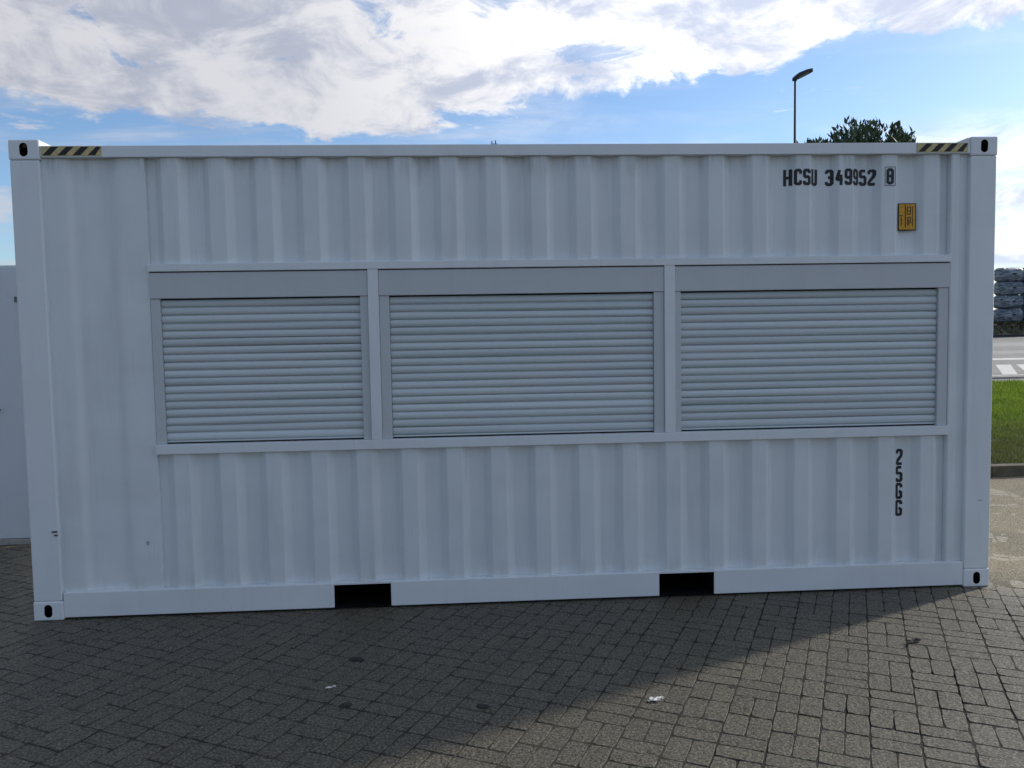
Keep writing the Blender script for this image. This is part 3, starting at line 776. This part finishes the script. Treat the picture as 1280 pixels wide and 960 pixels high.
# ================================================================== CABIN at the left edge
cab = tag(empty('white_cabin', (-5.8, 1.97, 0)), 'plain white flat-sided cabin standing behind the left end of the container', 'cabin')
CL = 5.8-1.02
MB().box(0, CL, 0, 2.4, 0.045, 2.337).build('wall', M['cabin'], cab, bevel=0.012, seg=3)
MB().box(0.02, CL-.02, 0.01, 2.39, 2.3372, 2.345).build('roof', M['roof'], cab)
MB().box(-.01, CL+.012, -0.02, 2.42, -0.005, 0.043).build('plinth', M['pale'], cab, bevel=0.004)
xh = 5.8-1.31
MB().box(xh-.95, xh, -0.006, -0.0005, 0.10, 2.10).build('door', M['cabin'], cab, bevel=0.002)
mb = MB(); mb.tube([(xh-.06, -.006, 1.145), (xh-.06, -.04, 1.145), (xh-.05, -.046, 1.145), (xh+.100, -.046, 1.147)], 0.008, 8); mb.box(xh-.085, xh-.035, -.012, -.0062, 1.10, 1.19)
mb.build('door_handle', M['black'], cab)
MB().box(CL-.05, CL-.034, -.012, 0.0, 2.04, 2.085).build('bolt', M['seal'], cab, bevel=.002)

# ================================================================== STREET LAMP
lamp = tag(empty('street_lamp', (13.13, 20, 0.0)), 'tall slim dark street lamp rising behind the container, left of the tree', 'street lamp')
MB().tube([(0, 0, 0), (0, 0, 5), (0, 0, 9.52)], [0.065, 0.048, 0.034], 12).build('pole', M['lamp'], lamp, smooth=True)
mb = MB(); mb.tube([(0, 0, 9.46), (0, 0, 9.54), (0.03, -.01, 9.57)], [0.055, 0.055, 0.04], 10); mb.build('spigot', M['lamp'], lamp, smooth=True)
mb = MB()
sec = [(-.12, .06, .07), (0.0, .11, .10), (.18, .17, .11), (.50, .18, .08), (.72, .14, .04)]
vs = []
for i, (x, hw, th) in enumerate(sec):
    x *= .72
    z = 9.50+x*0.40; vs += [(x, -hw, z), (x, hw, z), (x, hw*.85, z+th), (x, -hw*.85, z+th)]
fs = [(0, 1, 2, 3), (19, 18, 17, 16)]
for i in range(4):
    for k in range(4): fs.append((i*4+k, i*4+(k+1) % 4, (i+1)*4+(k+1) % 4, (i+1)*4+k))
mb.add(vs, fs); lh = mb.build('lamp_head', M['lamp'], lamp, bevel=0.008); lh.rotation_euler = (0, 0, -.45)
mb = MB(); mb.add([(x, y, 9.494+x*.40) for x, y in ((.12, -.10), (.40, -.12), (.40, .12), (.12, .10))], [(0, 3, 2, 1)]); ln_ = mb.build('lens', M['glass'], lamp); ln_.rotation_euler = (0, 0, -.45)

# ================================================================== TREE
tree = tag(empty('tree', (17.3, 24, 0.0)), 'dark green tree whose crown shows above the right end of the container', 'tree')
rr = random.Random(11); mb = MB()
mb.tube([(0, 0, 0), (.05, 0, 1.5), (-.05, .05, 3.2), (.05, 0, 5.0), (0, 0, 7.4)], [.24, .20, .17, .11, .03], 12)
mb.build('trunk', M['bark'], tree, smooth=True)
lobes = [((0.2, 0, 7.25), 1.7, 1.98), ((-1.0, .2, 7.05), 1.3, 1.70), ((1.15, -.1, 7.0), 1.15, 1.78), ((-.1, -.8, 6.2), 2.3, 1.6), ((-1.75, .3, 7.65), .75, .95), ((1.6, .2, 7.55), .75, .95), ((0, .5, 5.6), 2.2, 1.5)]
for i, (c, r, h) in enumerate(lobes):
    mb = MB(); z0 = 2.6+.45*i; p0 = Vector((0, 0, z0)); p1 = Vector(c)
    mb.tube([p0, p0.lerp(p1, .5)+Vector((0, 0, -.15)), p1, p1+Vector((0, 0, h*.5))], [.09, .06, .035, .01], 7); mb.build('limb', M['bark'], tree, smooth=True)
mb = MB()
for (c, r, h) in lobes:
    nc = int(190*r*r)
    for i in range(nc):
        d = Vector((rr.gauss(0, 1), rr.gauss(0, 1), rr.gauss(0, 1))).normalized(); q = rr.random()**.35
        p = Vector(c)+Vector((d.x*r*q, d.y*r*q, d.z*h*q))
        if p.z > 8.1 and rr.random() < .25: continue
        for k in range(10):
            dr = (Vector((rr.gauss(0, .55), rr.gauss(0, .55), rr.gauss(.8, .45)))+d*.5).normalized()
            ln = rr.uniform(.17, .34); wdt = ln*rr.uniform(.16, .25)
            s = dr.cross(Vector((rr.gauss(0, 1), rr.gauss(0, 1), rr.gauss(0, 1)))).normalized()
            b = p+Vector((rr.gauss(0, .10), rr.gauss(0, .10), rr.gauss(0, .10)))
            nrm = dr.cross(s)*wdt*.35
            mb.add([b, b+dr*ln*.45+s*wdt+nrm, b+dr*ln, b+dr*ln*.45-s*wdt+nrm], [(0, 1, 2), (0, 2, 3)])
me = bpy.data.meshes.new('crown'); me.from_pydata(mb.v, [], mb.f); me.materials.append(M['leaf']); me.update()
link(bpy.data.objects.new('crown', me), tree)

# ================================================================== WRAPPED BALES on the far bank
def bale_mesh(k, wid=2.15, r=.60):
    rr = random.Random(k); mb = MB(); n = 18; secs = [(-.5, .72), (-.485, .86), (-.44, .97), (-.3, 1.0), (-.1, 1.01), (.1, 1.0), (.3, 1.01), (.44, .97), (.485, .86), (.5, .72)]
    for s, q in secs:
        for i in range(n):
            a = 2*math.pi*i/n; ri = r*q*(1+rr.uniform(-.025, .025))
            mb.v.append((s*wid, math.copysign(abs(math.cos(a))**.7, math.cos(a))*ri, r*.98+math.copysign(abs(math.sin(a))**.75, math.sin(a))*ri*1.0))
    for j in range(len(secs)-1):
        for i in range(n): mb.f.append((j*n+i, j*n+(i+1) % n, (j+1)*n+(i+1) % n, (j+1)*n+i)); mb.m.append(0)
    mb.f += [tuple(range(n))[::-1], tuple(range((len(secs)-1)*n, len(secs)*n))]; mb.m += [0, 0]
    return mb.mesh('bale_wrap', M['wrap'], smooth=True)
bm_ = [bale_mesh(k) for k in range(4)]
def clip_mesh():
    return MB().box(-.14, .14, -.05, .05, -.07, .07).mesh('tuck', M['black'], bevel=.02)
cl = clip_mesh()
words = ('bottom', 'second', 'third', 'top')
cols = [(49.66, 'of the stack nearest the container'), (51.84, 'of the stack cut by the right edge')]
for ci, (bx, where) in enumerate(cols):
    for k in range(4):
        o = empty('wrapped_bale', (bx+random.uniform(-.04, .04), 62.0, 2.05+k*1.165)); 
        lab = {0: 'dark plastic wrapped bale, bottom one ', 1: 'dark plastic wrapped bale, second from the bottom ', 2: 'dark plastic wrapped bale, third from the bottom ', 3: 'dark plastic wrapped bale, topmost '}[k]+where
        tag(o, lab, 'bale', 'dark wrapped bales stacked on the far bank')
        link(bpy.data.objects.new('bale_wrap', bm_[(k+ci) % 4]), o)
        c = bpy.data.objects.new('tuck', cl); c.location = (0.12+random.uniform(-.05, .05), -.60, .62); link(c, o)

# ================================================================== SMALL THINGS on the paving
def lump(name, x, y, s, mat, label, cat, seed, flat=.35, n=2):
    rr = random.Random(seed); bm = bmesh.new(); bmesh.ops.create_icosphere(bm, subdivisions=n, radius=1)
    for v in bm.verts:
        f = 1+.35*noise.noise(v.co*1.7+Vector((seed, 0, 0)))+.2*noise.noise(v.co*4+Vector((0, seed, 0)))
        v.co = Vector((v.co.x*s[0]*f, v.co.y*s[1]*f, max(-.1, v.co.z)*s[2]*f))
    me = bpy.data.meshes.new(name); bm.to_mesh(me); bm.free(); me.materials.append(mat)
    o = bpy.data.objects.new(name, me); o.location = (x, y, 0.002); o.rotation_euler = (0, 0, rr.uniform(-.5, .5)); link(o)
    return tag(o, label, cat)
def scrap(name, x, y, size, label, seed):
    rr = random.Random(seed); root = tag(empty(name, (x, y, 0.001)), label, 'litter')
    for k, (ox, oy, s) in enumerate(((0, 0, 1), (.9, .5, .75), (-.55, -.1, .55))):
        bm = bmesh.new(); bmesh.ops.create_grid(bm, x_segments=5, y_segments=4, size=1)
        for v in bm.verts:
            v.co = Vector((v.co.x*size*.62*s+.2*size*rr.uniform(-1, 1)*s, v.co.y*size*.34*s+.12*size*rr.uniform(-1, 1)*s, size*s*(.18+.30*noise.noise(v.co*2.3+Vector((seed, k, 0))))+.004))
            v.co += Vector((ox*size, oy*size, 0)); v.co.z = max(.001, v.co.z)
        me = bpy.data.meshes.new('paper_fold'); bm.to_mesh(me); bm.free(); me.materials.append(M['litter'])
        link(bpy.data.objects.new('paper_fold', me), root)
scrap('paper_scrap', 3.50, -1.41, 0.036, 'crumpled white paper scrap on the paving at the edge of the shadow', 3)
scrap('paper_scrap', 1.975, -1.13, 0.022, 'tiny pale paper scrap on the shaded paving left of centre', 8)
lump('dirt_clod', 2.06, -0.79, (.042, .022, .010), M['clod'], 'dark dirt clod on the shaded paving below the left fork pocket', 'dirt', 1)
lump('dirt_clod', 2.08, -1.32, (.030, .020, .012), M['clod'], 'dark dirt clod just below the tiny pale scrap', 'dirt', 2)
lump('dirt_clod', 2.71, -1.39, (.034, .022, .008), M['clod'], 'flat dark clod on the shaded paving at bottom centre', 'dirt', 3)
lf = tag(empty('dead_leaf', (5.04, -0.87, 0.002), .4), 'curled dark dead leaf on the sunlit paving at right', 'leaf')
mb = MB()
for k, (a, ln) in enumerate(((0, .075), (.7, .05), (2.6, .045), (-.6, .04), (3.4, .06))):
    d = Vector((math.cos(a), math.sin(a), 0)); s = Vector((-d.y, d.x, 0)); z = .006+.002*k
    mb.add([(0, 0, z), tuple(d*ln*.5+s*ln*.2+Vector((0, 0, z+.012))), tuple(d*ln+Vector((0, 0, z+.004))), tuple(d*ln*.5-s*ln*.2+Vector((0, 0, z+.002)))], [(0, 1, 2), (0, 2, 3)])
mb.build('leaf_blade', M['clod'], lf)
